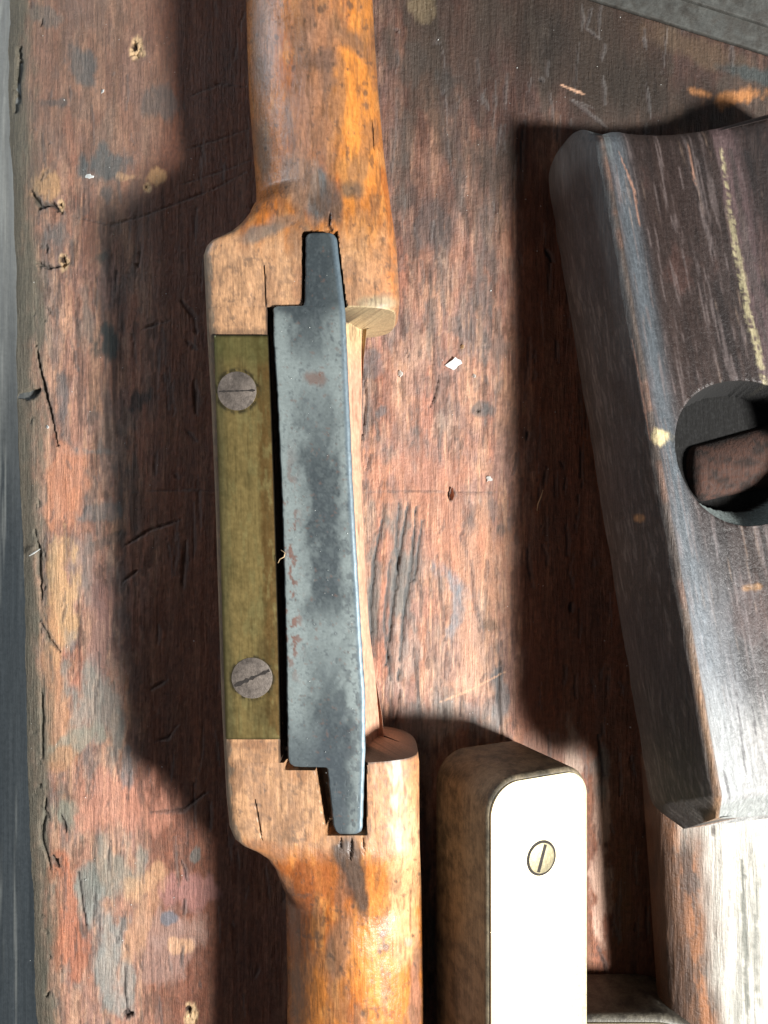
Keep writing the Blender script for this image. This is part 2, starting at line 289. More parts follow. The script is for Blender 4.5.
    # broken fibres with raw pale wood
    for (x, y, r) in ((137, 50, 8), (190, 1014, 7), (64, 262, 6), (148, 188, 4), (62, 206, 4)):
        m = (np.abs(px - x) < 30) & (np.abs(py - y) < 34); k = blob(px[m], py[m], x, y, r, r * 1.5, 0, .4, 7, 5, .6)
        C[m] = mix(C[m], lin((214, 182, 140)), k * .9); Z[m] += (fbm(px[m] / 2, py[m] / 3, 8, 3) - .62) * 1.6 * k
        k = blob(px[m], py[m], x - 2, y - r * .5, r * .4, r * .6, 0, .4, 9, 3, .6); C[m] = mix(C[m], lin((50, 34, 24)), k); Z[m] -= k * .7
    for pts in ([(440, 702), (470, 690), (505, 672)], [(560, 85), (585, 95)]):
        m = (px > pts[0][0] - 20) & (px < pts[-1][0] + 20) & (py > pts[-1][1] - 40) & (py < pts[0][1] + 40)
        C[m] = mix(C[m], lin((214, 170, 140)), stroke(px[m], py[m], pts, 1.6) * .8)
    # rounded, grimy left rim
    w = (fbm(X / 2, Y / 9, 77, 4) - .5) * 5 + (fbm(X / 1, Y / 2.2, 78, 3) - .5) * 2
    C = mix(C, lin((112, 108, 92)), (1 - sm(-1.5, 5.5, e + w * 1.4)) * .85); C = mix(C, lin((84, 82, 74)), (1 - sm(-1.5, 1.5, e + w)) * .5)
    rim = np.clip(1 - (e + 1) / 5.0, 0, 2)
    Z -= np.where(e < 4, 1.0 * rim ** 1.8, 0)
    Xd = X + np.where(e < 6, (fbm(X * 0 + 1, Y / 6, 79, 4) - .5) * .7 * (1 - sm(0, 6, e)), 0)
    V = np.stack([Xd, Y, Z], -1)
    # side face
    side = V[:, :1].copy(); side[..., 2] -= 9; V = np.concatenate([side, V], 1); C = np.concatenate([C[:, :1] * .8, C], 1)
    R = 0.52 + 0.25 * fbm(V[..., 0] / 5, V[..., 1] / 12, 131, 4)
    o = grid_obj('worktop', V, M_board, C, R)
    return tag(o, kind='structure')
make_board()

def make_ledge():
    xs = np.arange(-84, EDGE + 2, 0.3); ys = np.arange(-120, 122, 0.8)
    X, Y = np.meshgrid(xs, ys); py = 512 - Y / 158 * F
    x0 = -74.2 - 0.012 * (Y) 
    Z = -1.7 + (fbm(X / 2, Y / 60, 5, 3) - .5) * .35
    C = np.zeros(X.shape + (3,)) + lin((112, 114, 112))
    C = mix(C, lin((46, 52, 56)), sm(150, 560, py + (fbm(X / 3, Y / 30, 15, 4) - .5) * 200))  # lit upper end and shaded lower end painted into the ledge
    C = mix(C, lin((140, 142, 138)), sm(.55, .7, fbm(X / 1.2, Y / 40, 25, 4)) * .4)
    R = np.full(X.shape, .55)
    Z[:, 0] = -9
    # worn corner at the top: the ledge runs out and the pale floor shows
    V = np.stack([X + np.where(Y > 78, (Y - 78) * .30, 0) * (1 - (X + 84) / (EDGE + 86)) , Y, Z], -1)
    V[..., 0] = np.where(np.arange(len(xs))[None, :] == 0, V[..., 0], V[..., 0])
    tag(grid_obj('lower_ledge', V, M_ledge, C, R), kind='structure')
    v = np.array([[[-400, -400, -10.], [400, -400, -10]], [[-400, 400, -10], [400, 400, -10.]]])
    tag(grid_obj('floor', v, M_floor, np.ones((2, 2, 3)) * .6), kind='structure')
make_ledge()

# ------------------------------------------------------------------ generic outline prism with bevelled rims
def prism(name, pts, z0, z1, m, bev=0.5, seg=3, parent=None, origin=None, xf=None, sharp=32):
    bm = bmesh.new()
    vs = [bm.verts.new((p[0] * S, p[1] * S, z0 * S)) for p in pts]
    f = bm.faces.new(vs); bm.normal_update()
    if f.normal.z > 0: f.normal_flip()
    r = bmesh.ops.extrude_face_region(bm, geom=[f]); up = [v for v in r['geom'] if isinstance(v, bmesh.types.BMVert)]
    for v in up: v.co.z = z1 * S
    top_e = [e for e in bm.edges if all(v in up for v in e.verts)] + [e for e in bm.edges if all(v not in up for v in e.verts)]
    if bev > 0: bmesh.ops.bevel(bm, geom=top_e, offset=bev * S, segments=seg, profile=0.6, affect='EDGES', clamp_overlap=True)
    if xf is not None:
        for v in bm.verts: v.co = [c * S for c in xf(np.array(v.co) / S)]
    bmesh.ops.recalc_face_normals(bm, faces=bm.faces)
    me = bpy.data.meshes.new(name); bm.to_mesh(me); bm.free()
    o = link(name, me, m, parent, origin); smooth_sharp(o, sharp); return o
def rrect(x0, y0, x1, y1, r, seg=10):
    """r = radius per corner: (x0,y0),(x1,y0),(x1,y1),(x0,y1)"""
    out = []
    for (cx, cy, a0), rr in zip((((x0, y0, 180)), (x1, y0, 270), (x1, y1, 0), (x0, y1, 90)), r):
        sx = 1 if cx == x0 else -1; sy = 1 if cy == y0 else -1
        for k in range(seg + 1):
            a = math.radians(a0 + 90 * k / seg); out.append((cx + sx * rr + rr * math.cos(a), cy + sy * rr + rr * math.sin(a)))
    return out
def circle(cx, cy, r, n=48, ang=0, ry=None):
    return [(cx + r * math.cos(2 * math.pi * k / n), cy + (ry or r) * math.sin(2 * math.pi * k / n)) for k in range(n)]

# ------------------------------------------------------------------ spokeshave
ZT = 25.0
Y_UP = P(0, 307, ZT)[1]; Y_LO = P(0, 763, ZT)[1]
def make_spokeshave():
    root = tag(empty('spokeshave', (-8, -5, 0)), 'orange wooden spokeshave with long steel blade and brass wear plate, on the worn board', 'spokeshave')
    # stations given by image rows, converted at the height of the silhouette
    rows = [-420, -400, -370, -320, -250, -180, -120, -80] + list(np.arange(-60, 1090, 1.6)) + [1120, 1170, 1230, 1300, 1370, 1430, 1470, 1490]
    rows = np.array(rows, float)
    e1 = 307.0; e2 = 763.0
    rows = rows[(np.abs(rows - e1) > 1.2) & (np.abs(rows - e2) > 1.2)]
    rows = np.sort(np.concatenate([rows, [e1 - .05, e1 + .05, e2 - .05, e2 + .05]]))
    XL = [(-420, 300), (-400, 275), (-370, 262), (-320, 252), (-180, 246), (-60, 247), (0, 248), (60, 250), (120, 254), (160, 257), (185, 257), (205, 252), (218, 243), (228, 232), (234, 220), (238, 211), (243, 206), (252, 203), (335, 207), (400, 211), (500, 215), (600, 218), (700, 221), (760, 224), (800, 226), (830, 229), (842, 234), (849, 243), (854, 255), (862, 267), (875, 276), (895, 283), (920, 286), (1024, 288), (1200, 286), (1370, 292), (1430, 300), (1470, 318), (1490, 345)]
    XR = [(-420, 340), (-400, 352), (-370, 360), (-180, 366), (0, 375), (60, 379), (120, 384), (180, 391), (230, 397), (290, 400), (302, 399), (307, 395)]
    XM = [(307, 367), (340, 364), (380, 362), (450, 361), (560, 365), (640, 369), (700, 376), (740, 382), (763, 384)]
    XB = [(763, 419), (775, 420.5), (900, 421), (1024, 423), (1200, 424), (1370, 418), (1430, 410), (1470, 394), (1490, 365)]
    nt = 250; nb = 60
    rings = []; info = []
    for r in rows:
        sh = float(sm(170, 243, r) * (1 - sm(846, 930, r)))         # 1 in the boxy middle
        zmid = 12 + 5 * sh
        zt = 23.0 + (ZT - 23.0) * sh
        if r < -300: zt = 12 + 11 * math.sqrt(max(0.02, 1 - ((-300 - r) / 122) ** 2))
        if r > 1350: zt = 12 + 11 * math.sqrt(max(0.02, 1 - ((r - 1350) / 142) ** 2))
        zb = 24 - zt if (r < -300 or r > 1350) else 1.0
        kz = (H - (12 + 11 * sh)) / F; yk = (H - (ZT if 100 < r < 950 else ZT)) / F
        y = -(r - 512) * yk
        xl = (interp(r, XL) - 384) * kz
        mid = e1 < r < e2
        if mid: xr = (interp(r, XM) - 384) * (H - 9) / F
        elif r < e1: xr = (interp(r, XR) - 384) * kz
        else: xr = (interp(r, XB) - 384) * kz
        c = (xl + xr) / 2; w = (xr - xl) / 2
        t = np.linspace(-1, 1, nt); s = np.sin(t * math.pi / 2)
        eL = 2.0 + 8.0 * sh; eR = 2.0 + (2.6 * float(sm(225, 300, r)) if r < e1 else 1.0 if r > e2 else 6) * sh
        e = np.where(s < 0, eL, eR)
        x = c + w * s
        prof = (1 - np.abs(s) ** e) ** (1 / e)
        z = zmid + (zt - zmid) * prof
        sb = np.sin(np.linspace(1, -1, nb + 2)[1:-1] * math.pi / 2); eb = np.where(sb < 0, eL, eR) * .6 + 1.2
        zbm = zmid - (zmid - zb) * (1 - np.abs(sb) ** eb) ** (1 / eb)
        rings.append(np.concatenate([np.stack([x, np.full(nt, y), z], -1), np.stack([c + w * sb, np.full(nb, y), zbm], -1)]))
    V = np.array(rings)
    # ---- recesses, in image coordinates taken at the height of the top face
    k = (H - ZT) / F
    X = V[:, :, 0]; Y = V[:, :, 1]; Z = V[:, :, 2]
    qx = 384 + X / k; qy = 512 - Y / k
    top = np.zeros(X.shape, bool); top[:, :nt] = True
    midm = (qy > e1) & (qy < e2)
    sl = interp(qy, [(307, 267.5), (335, 268), (400, 270.5), (500, 274), (640, 278), (740, 280), (770, 281)])    # slot wall
    def clampz(m, zv):
        m = m * top; Zn = np.minimum(Z, Z * (1 - m) + zv * m); V[:, :, 2] = Zn; return Zn
    Z = clampz(sm(sl - .6, sl + .6, qx) * midm, 19.0)
    # right of the blade the body drops away, behind its back edge
    br = interp(qy, [(307, 344), (480, 352), (620, 360), (763, 365)])
    Z = clampz(sm(br - 8, br - 5, qx) * midm, 15.0 )
    Z = clampz(sm(br - 2, br + 16, qx) * midm, 9.0)
    # bed for tangs
    tu = sm(302.5, 304, qx) * (1 - sm(0, 1.4, qx - interp(qy, [(232, 336), (307, 345.4)]))) * sm(231, 233, qy + 1.5 * vn(qx / 3, qy / 3, 1)) * (qy < e1 + .2)
    Z = clampz(tu, 21.0)
    tl = sm(0, 2.0, qx - interp(qy, [(763, 314), (835, 326)])) * (1 - sm(365, 367, qx)) * (qy > e2 - .2) * (1 - sm(833, 835.5, qy))
    Z = clampz(tl, 20.0)
    # small wedge of blade body reaching into the upper and lower shoulder
    lo = sm(284, 286, qx) * (1 - sm(366, 367, qx)) * (qy > e2 - .2) * (1 - sm(768, 770, qy)); Z = clampz(lo, 20.5)
    # wood waviness / dents
    d = (fbm(X / 5, Y / 9, 5, 4) - .5) * .5 + (fbm(X / 1.1, Y / 3, 15, 3) - .5) * .12
    V[:, :, 2] += np.where(top, d * (1 - midm * .5), 0)
    px, py = topx(V)
    f1 = fbm(px / 22, py / 60, 301, 5); f2 = fbm(px / 7, py / 26, 311, 5); f3 = fbm(px / 9, py / 10, 321, 4); f4 = fbm(px / 2.5, py / 22, 331, 3)
    C = np.zeros(px.shape + (3,)) + lin((180, 112, 54))
    C = mix(C, lin((166, 92, 38)), sm(.48, .66, f1) * .8); C = mix(C, lin((206, 142, 78)), sm(.52, .68, f2) * .6)
    tan = lin((176, 134, 98)); shd = sm(212, 262, py + (f2 - .5) * 46 ) * (1 - sm(838, 868, py + (f2 - .5) * 30))
    C = mix(C, tan, shd)
    C = mix(C, lin((194, 148, 108)), shd * sm(.5, .7, f3) * .6); C = mix(C, lin((132, 96, 70)), shd * sm(.52, .72, f1) * .6)
    C = mix(C, lin((190, 118, 62)), shd * sm(340, 400, px) * .4)
    bl = lambda *a, **kw: blob(px, py, *a, **kw)
    for (cx, cy, rx, ry, a, c, s) in (
        (318, 70, 30, 130, 0, (138, 104, 84), .75), (268, 30, 16, 70, 0, (170, 128, 108), .6), (300, 110, 14, 100, 4, (146, 112, 94), .7), (356, 100, 22, 120, 0, (196, 126, 58), .7), (352, 40, 10, 26, -40, (110, 84, 66), .8), (322, 60, 15, 12, 0, (96, 76, 66), .8), (326, 78, 9, 26, 0, (104, 82, 70), .75),
        (318, 190, 13, 30, 8, (88, 96, 98), .95), (330, 206, 12, 26, 0, (82, 74, 70), .85), (300, 180, 18, 30, 0, (148, 122, 104), .7), (353, 188, 13, 11, 20, (98, 82, 66), .9), (350, 170, 26, 14, 0, (166, 118, 70), .6), (270, 195, 14, 30, 0, (196, 116, 52), .6), (262, 232, 20, 8, -20, (108, 100, 92), .8), (284, 222, 22, 8, -15, (120, 108, 98), .6),
        (300, 240, 14, 22, 0, (124, 98, 78), .7), (298, 285, 8, 30, 0, (128, 82, 56), .5), (362, 240, 16, 26, 0, (176, 132, 88), .5), (380, 303, 26, 9, 0, (150, 136, 108), .9), (264, 150, 8, 30, 0, (120, 92, 66), .6), (392, 225, 6, 60, 0, (196, 118, 56), .6),
        (300, 900, 22, 60, 0, (124, 68, 36), .85), (330, 880, 26, 26, 0, (136, 76, 40), .7), (350, 862, 16, 34, -8, (70, 60, 54), .95), (361, 895, 9, 30, -5, (76, 60, 50), .95), (340, 950, 18, 40, 10, (128, 96, 74), .8), (330, 835, 20, 12, 0, (172, 122, 80), .6), (380, 800, 14, 60, 0, (188, 138, 98), .5),
        (296, 1000, 12, 50, 0, (146, 90, 50), .7), (415, 1000, 6, 60, 0, (150, 110, 96), .7), (409, 942, 5, 6, 0, (118, 124, 140), .9), (372, 965, 26, 60, 0, (206, 132, 62), .75), (402, 880, 18, 90, 0, (214, 172, 130), .65), (300, 770, 14, 14, 0, (150, 104, 68), .7), (270, 850, 30, 8, 10, (150, 100, 66), .7), (250, 745, 20, 4, 0, (120, 84, 60), .5), (390, 745, 30, 18, 0, (92, 74, 56), .9)):
        C = mix(C, lin(c), bl(cx, cy, rx, ry, a, .5, s=int(cx + cy), sc=min(16, rx + 3)) * s)
    sg = fbm(px / 11, py / 34, 351, 5); C = mix(C, lin((104, 82, 68)), (1 - shd) * sm(.46, .68, sg) * .5); C = mix(C, lin((66, 60, 56)), sm(.69, .74, fbm(px / 6, py / 7, 361, 5)) * .5)
    C = mix(C, lin((118, 92, 72)), shd * sm(.54, .64, fbm(px / 5, py / 6, 371, 5)) * .45)
    # exposed end grain on the shoulder and pale back of the throat
    C = mix(C, lin((178, 160, 122)), (np.abs(qy - e1) < .8) * (qx > 345) * .9)
    C = mix(C, lin((64, 50, 38)), (np.abs(qy - e2) < .8) * (qx > 350) * .9)  # lower end face, turned from the window, shaded by colour
    C = mix(C, lin((190, 168, 128)), midm * sm(br - 4, br, qx) * .75)
    C = mix(C, lin((196, 148, 124)), midm * sm(br - 4, br, qx) * sm(330, 380, py) * .85)
    C = mix(C, lin((40, 30, 24)), midm * sm(sl - 3, sl - 1, qx) * (1 - sm(br - 6, br - 1, qx)) * .9)  # shade in the blade slot painted dark
    C = mix(C, lin((40, 30, 24)), np.clip(tu + tl * sm(0, 10, 22 - Z), 0, 1) * top * .9)  # shade in the gaps around the tangs, painted too
    # grime along the left corner and rims
    C = mix(C, lin((112, 98, 82)), sm(1.2, -2.2, qx - interp(qy, XL) - 7 + (f3 - .5) * 12) * shd * .8)
    C = mix(C, lin((88, 70, 54)), (1 - sm(0, 7, np.abs(qy - 334) + (f3 - .5) * 10)) * (qx < 300) * .5)
    C = mix(C, lin((92, 66, 46)), sm(.60, .74, f4) * .45)
    for i in range(34):
        x = rng.uniform(250, 415); y = rng.choice([rng.uniform(-10, 230), rng.uniform(850, 1030)]); r_ = rng.uniform(1.2, 4)
        m = (np.abs(px - x) < 14) & (np.abs(py - y) < 18); C[m] = mix(C[m], lin((84, 66, 54)), blob(px[m], py[m], x, y, r_, r_ * 1.3, 0, .5, i, 4) * .75)
    for pts, w in (([(330, 210), (329, 226), (333, 232)], 2.0), ([(264, 266), (266, 310)], 1.2), ([(352, 838), (350, 860)], 1.6), ([(341, 838), (340, 850)], 1.2), ([(363, 836), (364, 856)], 1.4), ([(255, 800), (262, 840)], 1.), ([(372, 120), (374, 150)], .8)):
        kk = stroke(px, py, pts, w) * top; C = mix(C, lin((56, 42, 34)), kk * .85); V[:, :, 2] -= kk * .4
    C = C * (1 + (fbm(px / 1.6, py / 4, 341, 3) - .5) * .55)[..., None]
    R = .29 + .34 * shd + .2 * (f1 - .5) + .25 * midm
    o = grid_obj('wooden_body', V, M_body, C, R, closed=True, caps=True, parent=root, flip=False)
    smooth_sharp(o, 50)
    # ---- blade, lofted along its length
    ZB = 25.7
    L_ = [(232.5, 311), (234, 307), (238, 305.5), (299.9, 304), (304, 303), (306.5, 300)]
    rowsb = list(np.arange(232.5, 306, 1.2)) + [306.0, 306.4, 307.2] + list(np.arange(308, 766, 1.0)) + [766.3, 766.9, 767.3] + list(np.arange(768, 834.6, 1.1)) + [834.6]
    BL = [(232.5, 311), (234, 307), (237, 305.5), (300, 304.5), (305, 303), (306.2, 300.5), (306.4, 276), (307.2, 274), (309, 273), (340, 273.5), (400, 277.5), (500, 282), (640, 286), (750, 287.5), (760, 288), (764, 289.5), (766.3, 293), (766.9, 300), (767.3, 324), (768.5, 327), (800, 330), (825, 333), (831, 334.5), (834.6, 339)]
    BR = [(232.5, 331), (234, 334), (238, 336.5), (307, 344.5), (480, 352), (620, 360), (700, 365), (760, 365), (800, 363.5), (828, 362.5), (832, 361), (834.6, 357)]
    kb = (H - ZB) / F; rings = []
    for r in rowsb:
        xl = (interp(r, BL) - 384) * kb; xr = (interp(r, BR) - 384) * kb; y = -(r - 512) * kb
        wob = (vn(np.array([r / 5.0]), np.array([3.3]), 4)[0] - .5) * .12
        xl += wob; xr += (vn(np.array([r / 6.0]), np.array([9.3]), 4)[0] - .5) * .10
        t = np.linspace(0, 1, 64); x = xl + (xr - xl) * t; b = .28
        dz = -b * (1 - np.clip((x - xl) / b, 0, 1)) ** 2 - b * (1 - np.clip((xr - x) / .55, 0, 1)) ** 2
        ed = min(r - 232.5, 834.6 - r) * kb; dz = dz - .2 * (1 - min(1, ed / .3)) ** 2
        rings.append(np.concatenate([np.stack([x, np.full(64, y), ZB + dz], -1), [[xr, y, ZB - 3.2], [(xl + xr) / 2, y, ZB - 3.2], [xl, y, ZB - 3.2]]]))
    V = np.array(rings); px, py = topx(V)
    V[:, :64, 2] += (fbm(V[:, :64, 0] / 9, V[:, :64, 1] / 14, 5, 3) - .5) * .25
    pit = .6 * sm(.70, .82, fbm(px / 3.2, py / 3.6, 405, 3)); V[:, :64, 2] -= pit[:, :64] * .05
    g = fbm(px / 14, py / 22, 411, 5); g2 = fbm(px / 4, py / 5, 421, 4)
    C = np.zeros(px.shape + (3,)) + lin((140, 150, 149)); cx = 318 + (py - 300) * .045 - 6
    band = np.exp(-((px - cx - (g - .5) * 34) / 18) ** 2)
    am = interp(py, [(230, 1), (300, 1), (340, .8), (370, .25), (400, .55), (470, .95), (600, .95), (625, .4), (640, .35), (690, .85), (730, 1), (800, .85), (835, .7)])
    C = mix(C, lin((50, 58, 63)), np.clip(band * 1.5, 0, 1) * am * (.82 + .18 * sm(.35, .6, g2)))
    C = mix(C, lin((58, 66, 70)), (1 - sm(300, 322, py + (g - .5) * 30)) * .85)
    C = mix(C, lin((64, 72, 78)), sm(690, 770, py + (g - .5) * 60) * (1 - sm(340, 352, px)) * .8)
    C = mix(C, lin((112, 122, 122)), sm(.50, .70, g2) * .15)
    C = mix(C, lin((78, 84, 88)), sm(.66, .76, g2) * .5 + sm(.55, .62, fbm(px / 6, py / 8, 431, 4)) * sm(338, 350, px) * .6)
    C = mix(C, lin((120, 88, 78)), sm(.54, .64, fbm(px / 5, py / 9, 441, 4)) * (1 - sm(8, 22, px - interp(py, BL))) * sm(420, 540, py) * (1 - sm(640, 700, py)) * .9)
    C = mix(C, lin((112, 86, 76)), blob(px, py, 313, 378, 12, 8, 0, .5, 4, 7) * .7 + sm(.72, .78, fbm(px / 4, py / 4, 451, 3)) * .4)
    C = mix(C, lin((96, 112, 122)), sm(7, 3, interp(py, BR) - px) * .8)  # bluish highlight painted along the right edge
    C = mix(C, lin((60, 66, 70)), pit * .6)
    R = .42 + .16 * g2 + .1 * band
    b = grid_obj('blade', V, M_blade, C, R, closed=True, caps=True, parent=root); smooth_sharp(b, 40)
    # ---- brass wear plate, slightly hollowed, with two filed-off screws
    zp = 25.35; kp = (H - zp) / F; rings = []
    rp = [334.6, 335, 336] + list(np.arange(338, 738, 1.6)) + [738.4, 739.2, 739.6]
    for r in rp:
        xl = (interp(r, [(335, 213.5), (400, 215.5), (500, 219), (620, 222), (740, 225.5)]) - 384) * kp
        xr = (interp(r, [(335, 268), (400, 270.5), (500, 274), (640, 278), (740, 280)]) - 384) * kp
        t = np.linspace(0, 1, 44); x = xl + (xr - xl) * t; y = -(r - 512) * kp
        dz = -.25 * (1 - np.clip((x - xl) / .5, 0, 1)) ** 2 - .12 * np.clip((t - .80) / .2, 0, 1) ** 1.5
        if min(r - 334.6, 739.6 - r) < 1: dz = dz - .1
        rings.append(np.concatenate([np.stack([x, np.full(44, y), zp + dz], -1), [[xr, y, zp - 2.6], [xl, y, zp - 2.6]]]))
    V = np.array(rings); px, py = topx(V); g = fbm(px / 10, py / 30, 461, 5); g2 = fbm(px / 3, py / 5, 471, 4)
    C = np.zeros(px.shape + (3,)) + lin((146, 127, 80))
    edge = interp(py, [(335, 267.5), (400, 270), (500, 273.5), (640, 277.5), (740, 279.5)])
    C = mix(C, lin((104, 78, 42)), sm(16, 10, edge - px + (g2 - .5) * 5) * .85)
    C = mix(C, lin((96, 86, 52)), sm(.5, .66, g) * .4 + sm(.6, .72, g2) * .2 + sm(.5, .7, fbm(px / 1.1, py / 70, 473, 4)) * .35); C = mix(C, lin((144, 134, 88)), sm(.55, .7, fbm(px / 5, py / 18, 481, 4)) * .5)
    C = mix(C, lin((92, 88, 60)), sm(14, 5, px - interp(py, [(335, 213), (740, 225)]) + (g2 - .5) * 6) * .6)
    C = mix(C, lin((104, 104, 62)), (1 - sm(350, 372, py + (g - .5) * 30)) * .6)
    C[:, 43:] = lin((40, 34, 24))  # slot-side wall painted dark for the blade's shade
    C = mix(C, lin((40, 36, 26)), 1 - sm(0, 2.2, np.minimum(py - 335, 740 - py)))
    for q1, q2 in ((237, 391), (252, 678)): C = mix(C, lin((50, 46, 34)), np.exp(-((np.hypot(px - q1, py - q2) - 21) / 2.2) ** 2) * sm(.35, .6, g2) * .9)
    C = mix(C, lin((84, 70, 42)), blob(px, py, 262, 648, 7, 12, 0, .5, 3, 6) * .6 + blob(px, py, 263, 712, 12, 16, 0, .5, 5, 8) * .5)
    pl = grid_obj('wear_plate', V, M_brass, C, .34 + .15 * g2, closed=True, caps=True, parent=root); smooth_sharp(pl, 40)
    for (sx, sy, r, a, w) in ((237, 391, 19.5, -2, .32), (252, 678, 20.5, -24, .5)):
        c = P(sx, sy, zp); rr = r * kp
        h = prism('screw', circle(c[0], c[1], rr, 56), zp - 1.2, zp + .07, M_screw, .06, 2, parent=pl); h.name = 'screw'
        ca, sa = math.cos(math.radians(-a)), math.sin(math.radians(-a)); n = 14; up = []; dn = []
        for i in range(n + 1):
            t = -1 + 2 * i / n; L = rr * .93 * t
            ww = w * .5 * (.35 + 1.3 * random.random()); up.append((c[0] + L * ca - ww * sa, c[1] + L * sa + ww * ca)); dn.append((c[0] + L * ca + ww * sa, c[1] + L * sa - ww * ca))
        prism('screw_slot', up + dn[::-1], zp - .3, zp + .10, M_slot, 0, parent=h)
    return root
make_spokeshave()

# ------------------------------------------------------------------ hollowed dark wooden plane at right
def make_plane():
    T = P(600, 133, 16.0); B = P(720, 806, 33.0)
    a = (B - T) / np.linalg.norm(B - T); u = np.array([math.cos(math.radians(8.0)), math.sin(math.radians(8.0)), 0]); u = u - a * (u @ a); u /= np.linalg.norm(u)
    n = np.cross(a, u); n = n * np.sign(n[2]); Lg = np.linalg.norm(B - T)
    org = T + u * 18 + a * Lg / 2 - n * 15; org[2] -= 0
    root = tag(empty('wooden_plane', org), 'dark wooden hollow-soled plane with round mouth hole, leaning on the pale rounded handle', 'hand plane')
    L0 = Lg; vs = np.concatenate([[0, .15, .4, .8, 1.3, 2], np.arange(2.4, Lg - 2.4, .33), Lg - np.array([2.2, 1.9, 1.6]), Lg + np.arange(-1.2, 3.4, .3), [Lg + 3.5, Lg + 3.6]]); Lg += 3.6; vs[-16:] += 0.0
    W = 37.0
    # profile across: underside left -> side -> ridge -> channel -> ridge -> side -> underside
    def profile():
        pts = []
        for t in np.linspace(0, 1, 80): pts.append((-7.0 + .5 * (1 - t) + 6.2 * t ** 1.35 - .7 * math.sin(t * math.pi), -14 + 13.2 * t))
        for t in np.linspace(0, 1, 12)[1:]: pts.append((-.8 + 1.4 * t * 1.0, -.8 + .8 * math.sin(t * math.pi / 2) - .12 * t))
        for x in np.arange(.9, W - .4, .3):
            s = x / W; pts.append((x, -.92 - 0 if False else -6.2 * math.sin(math.pi * s) ** .75 - .0))
        for t in np.linspace(0, 1, 8)[:-1]: pts.append((W - .6 + 1.4 * t, -.3 - .5 * t * t))
        for t in np.linspace(0, 1, 14): pts.append((W + .8 + 3.4 * t, -.8 - 13.2 * t))
        for t in np.linspace(0, 1, 30)[1:-1]: pts.append((W + 4.2 - (W + 8.9) * t, -14 - .0))
        return np.array(pts)
    pr = profile()
    U = np.repeat(pr[None, :, 0], len(vs), 0); Nn = np.repeat(pr[None, :, 1], len(vs), 0); Vv = np.repeat(vs[:, None], len(pr), 1)
    # ends: rounded over
    eb = 3.7
    d0 = np.clip(1 - Vv / 1.6, 0, 1); d1 = np.clip(1 - (Lg - Vv) / eb, 0, 1)
    shrink = (1 - .0) * (d0 ** 2 * .9 + d1 ** 1.25 * 2.8)
    Nn = Nn - shrink * (1 - 1.4 * (1 - sm(-14, -8, Nn)))
    U = U + np.clip(-U / 3, 0, 1) * shrink * .9
    # left corner rounded in plan at both ends
    le = np.clip(1 - Vv / 5, 0, 1) ** 2 * 1.2 + np.clip(1 - (Lg - Vv) / 6, 0, 1) ** 2 * 3.2
    U = U + np.clip(-U / 5, 0, 1) * le * .7
    wb = 0; wt = np.clip(1 - Vv / 4.0, 0, 1) ** 1.5
    bul = sm(-.2, -4.2, Nn) * (1 - .5 * sm(-10, -14, Nn))
    Vv = Vv + wb * bul * 4.6 * (1 - .25 * np.clip(-U / 6, 0, 1)) - wt * bul * 2.2 * np.clip(1 + U / 16, .2, 1)
    lf = np.clip(1 - (U + .5) / 1.5, 0, 1)
    Vv = Vv + np.clip(1 - (Lg - Vv) / 10, 0, 1) * (-Nn * .36 - 2.2) - np.clip(1 - Vv / 9, 0, 1) * sm(-.5, -7, Nn) * lf * 2.8
    U += (fbm(Vv / 6, Nn / 5, 3, 3) - .5) * .5 * (U < 1)
    isch = (Nn > -13) & (U > .5) & (U < W)
    Nn += np.where(Nn > -13.5, (fbm(Vv / 9, U / 2.2, 13, 4) - .5) * .35 + (fbm(Vv / 9, U / .7, 23, 3) - .5) * .12, 0)
    # mouth
    hc = P(738, 455, 16.5); hv = (hc - T) @ a; hu = (hc - T) @ u; R0 = 12.7
    du = U - hu; dv = Vv - hv; rr = np.hypot(du, dv); sel = isch & (rr < R0 + .30)
    sc = np.where(sel & (rr > R0 - .32), R0 / np.maximum(rr, 1e-3), 1)
    outer = sel & (rr > R0)
    U = np.where(sel, hu + du * sc, U); Vv = np.where(sel, hv + dv * sc, Vv)
    inner = sel & ~outer; ring = inner & (rr > R0 - .42); ntop = Nn - .3
    U = np.where(ring, hu + du / np.maximum(rr, 1e-3) * R0 * .992, U); Vv = np.where(ring, hv + dv / np.maximum(rr, 1e-3) * R0 * .992, Vv)
    cham = np.clip((dv / R0 - .55) * 3, 0, 1) * np.clip((R0 - rr) / 2.6, 0, 1)   # sloping far lip
    slope = sm(.30, .70, dv / R0 + .25 * np.clip(du / R0, -1, 0))
    deep = -13.6
    Nn = np.where(inner, np.where(slope > 0, np.where((R0 - rr) < 3.4 * slope, Nn - .3 - (R0 - rr) * 1.5, deep), deep), Nn); Nn = np.where(ring, ntop, Nn)
    assert ring.any(); Nn = np.where(ring, ntop, Nn)
    V = T + U[..., None] * u + Vv[..., None] * a + Nn[..., None] * n
    px, py = topx(V)
    f1 = fbm(U / 2.5, Vv / 30, 501, 5); f2 = fbm(U / .8, Vv / 16, 511, 4); f3 = fbm(U / 6, Vv / 12, 521, 5); f4 = fbm(U / .5, Vv / 9, 531, 3)
    C = np.zeros(U.shape + (3,)) + lin((48, 38, 35))
    C = mix(C, lin((34, 28, 27)), sm(.45, .65, f1) * .8); C = mix(C, lin((68, 46, 40)), sm(.52, .66, f3) * .55)
    C = mix(C, lin((84, 92, 98)), np.exp(-((U - 3.0) / 2.2) ** 2) * sm(-.3, .9, U) * .75)  # blue-grey highlight beside the ridge, painted in
    C = mix(C, lin((92, 82, 80)), sm(.6, .72, f4) * .55)
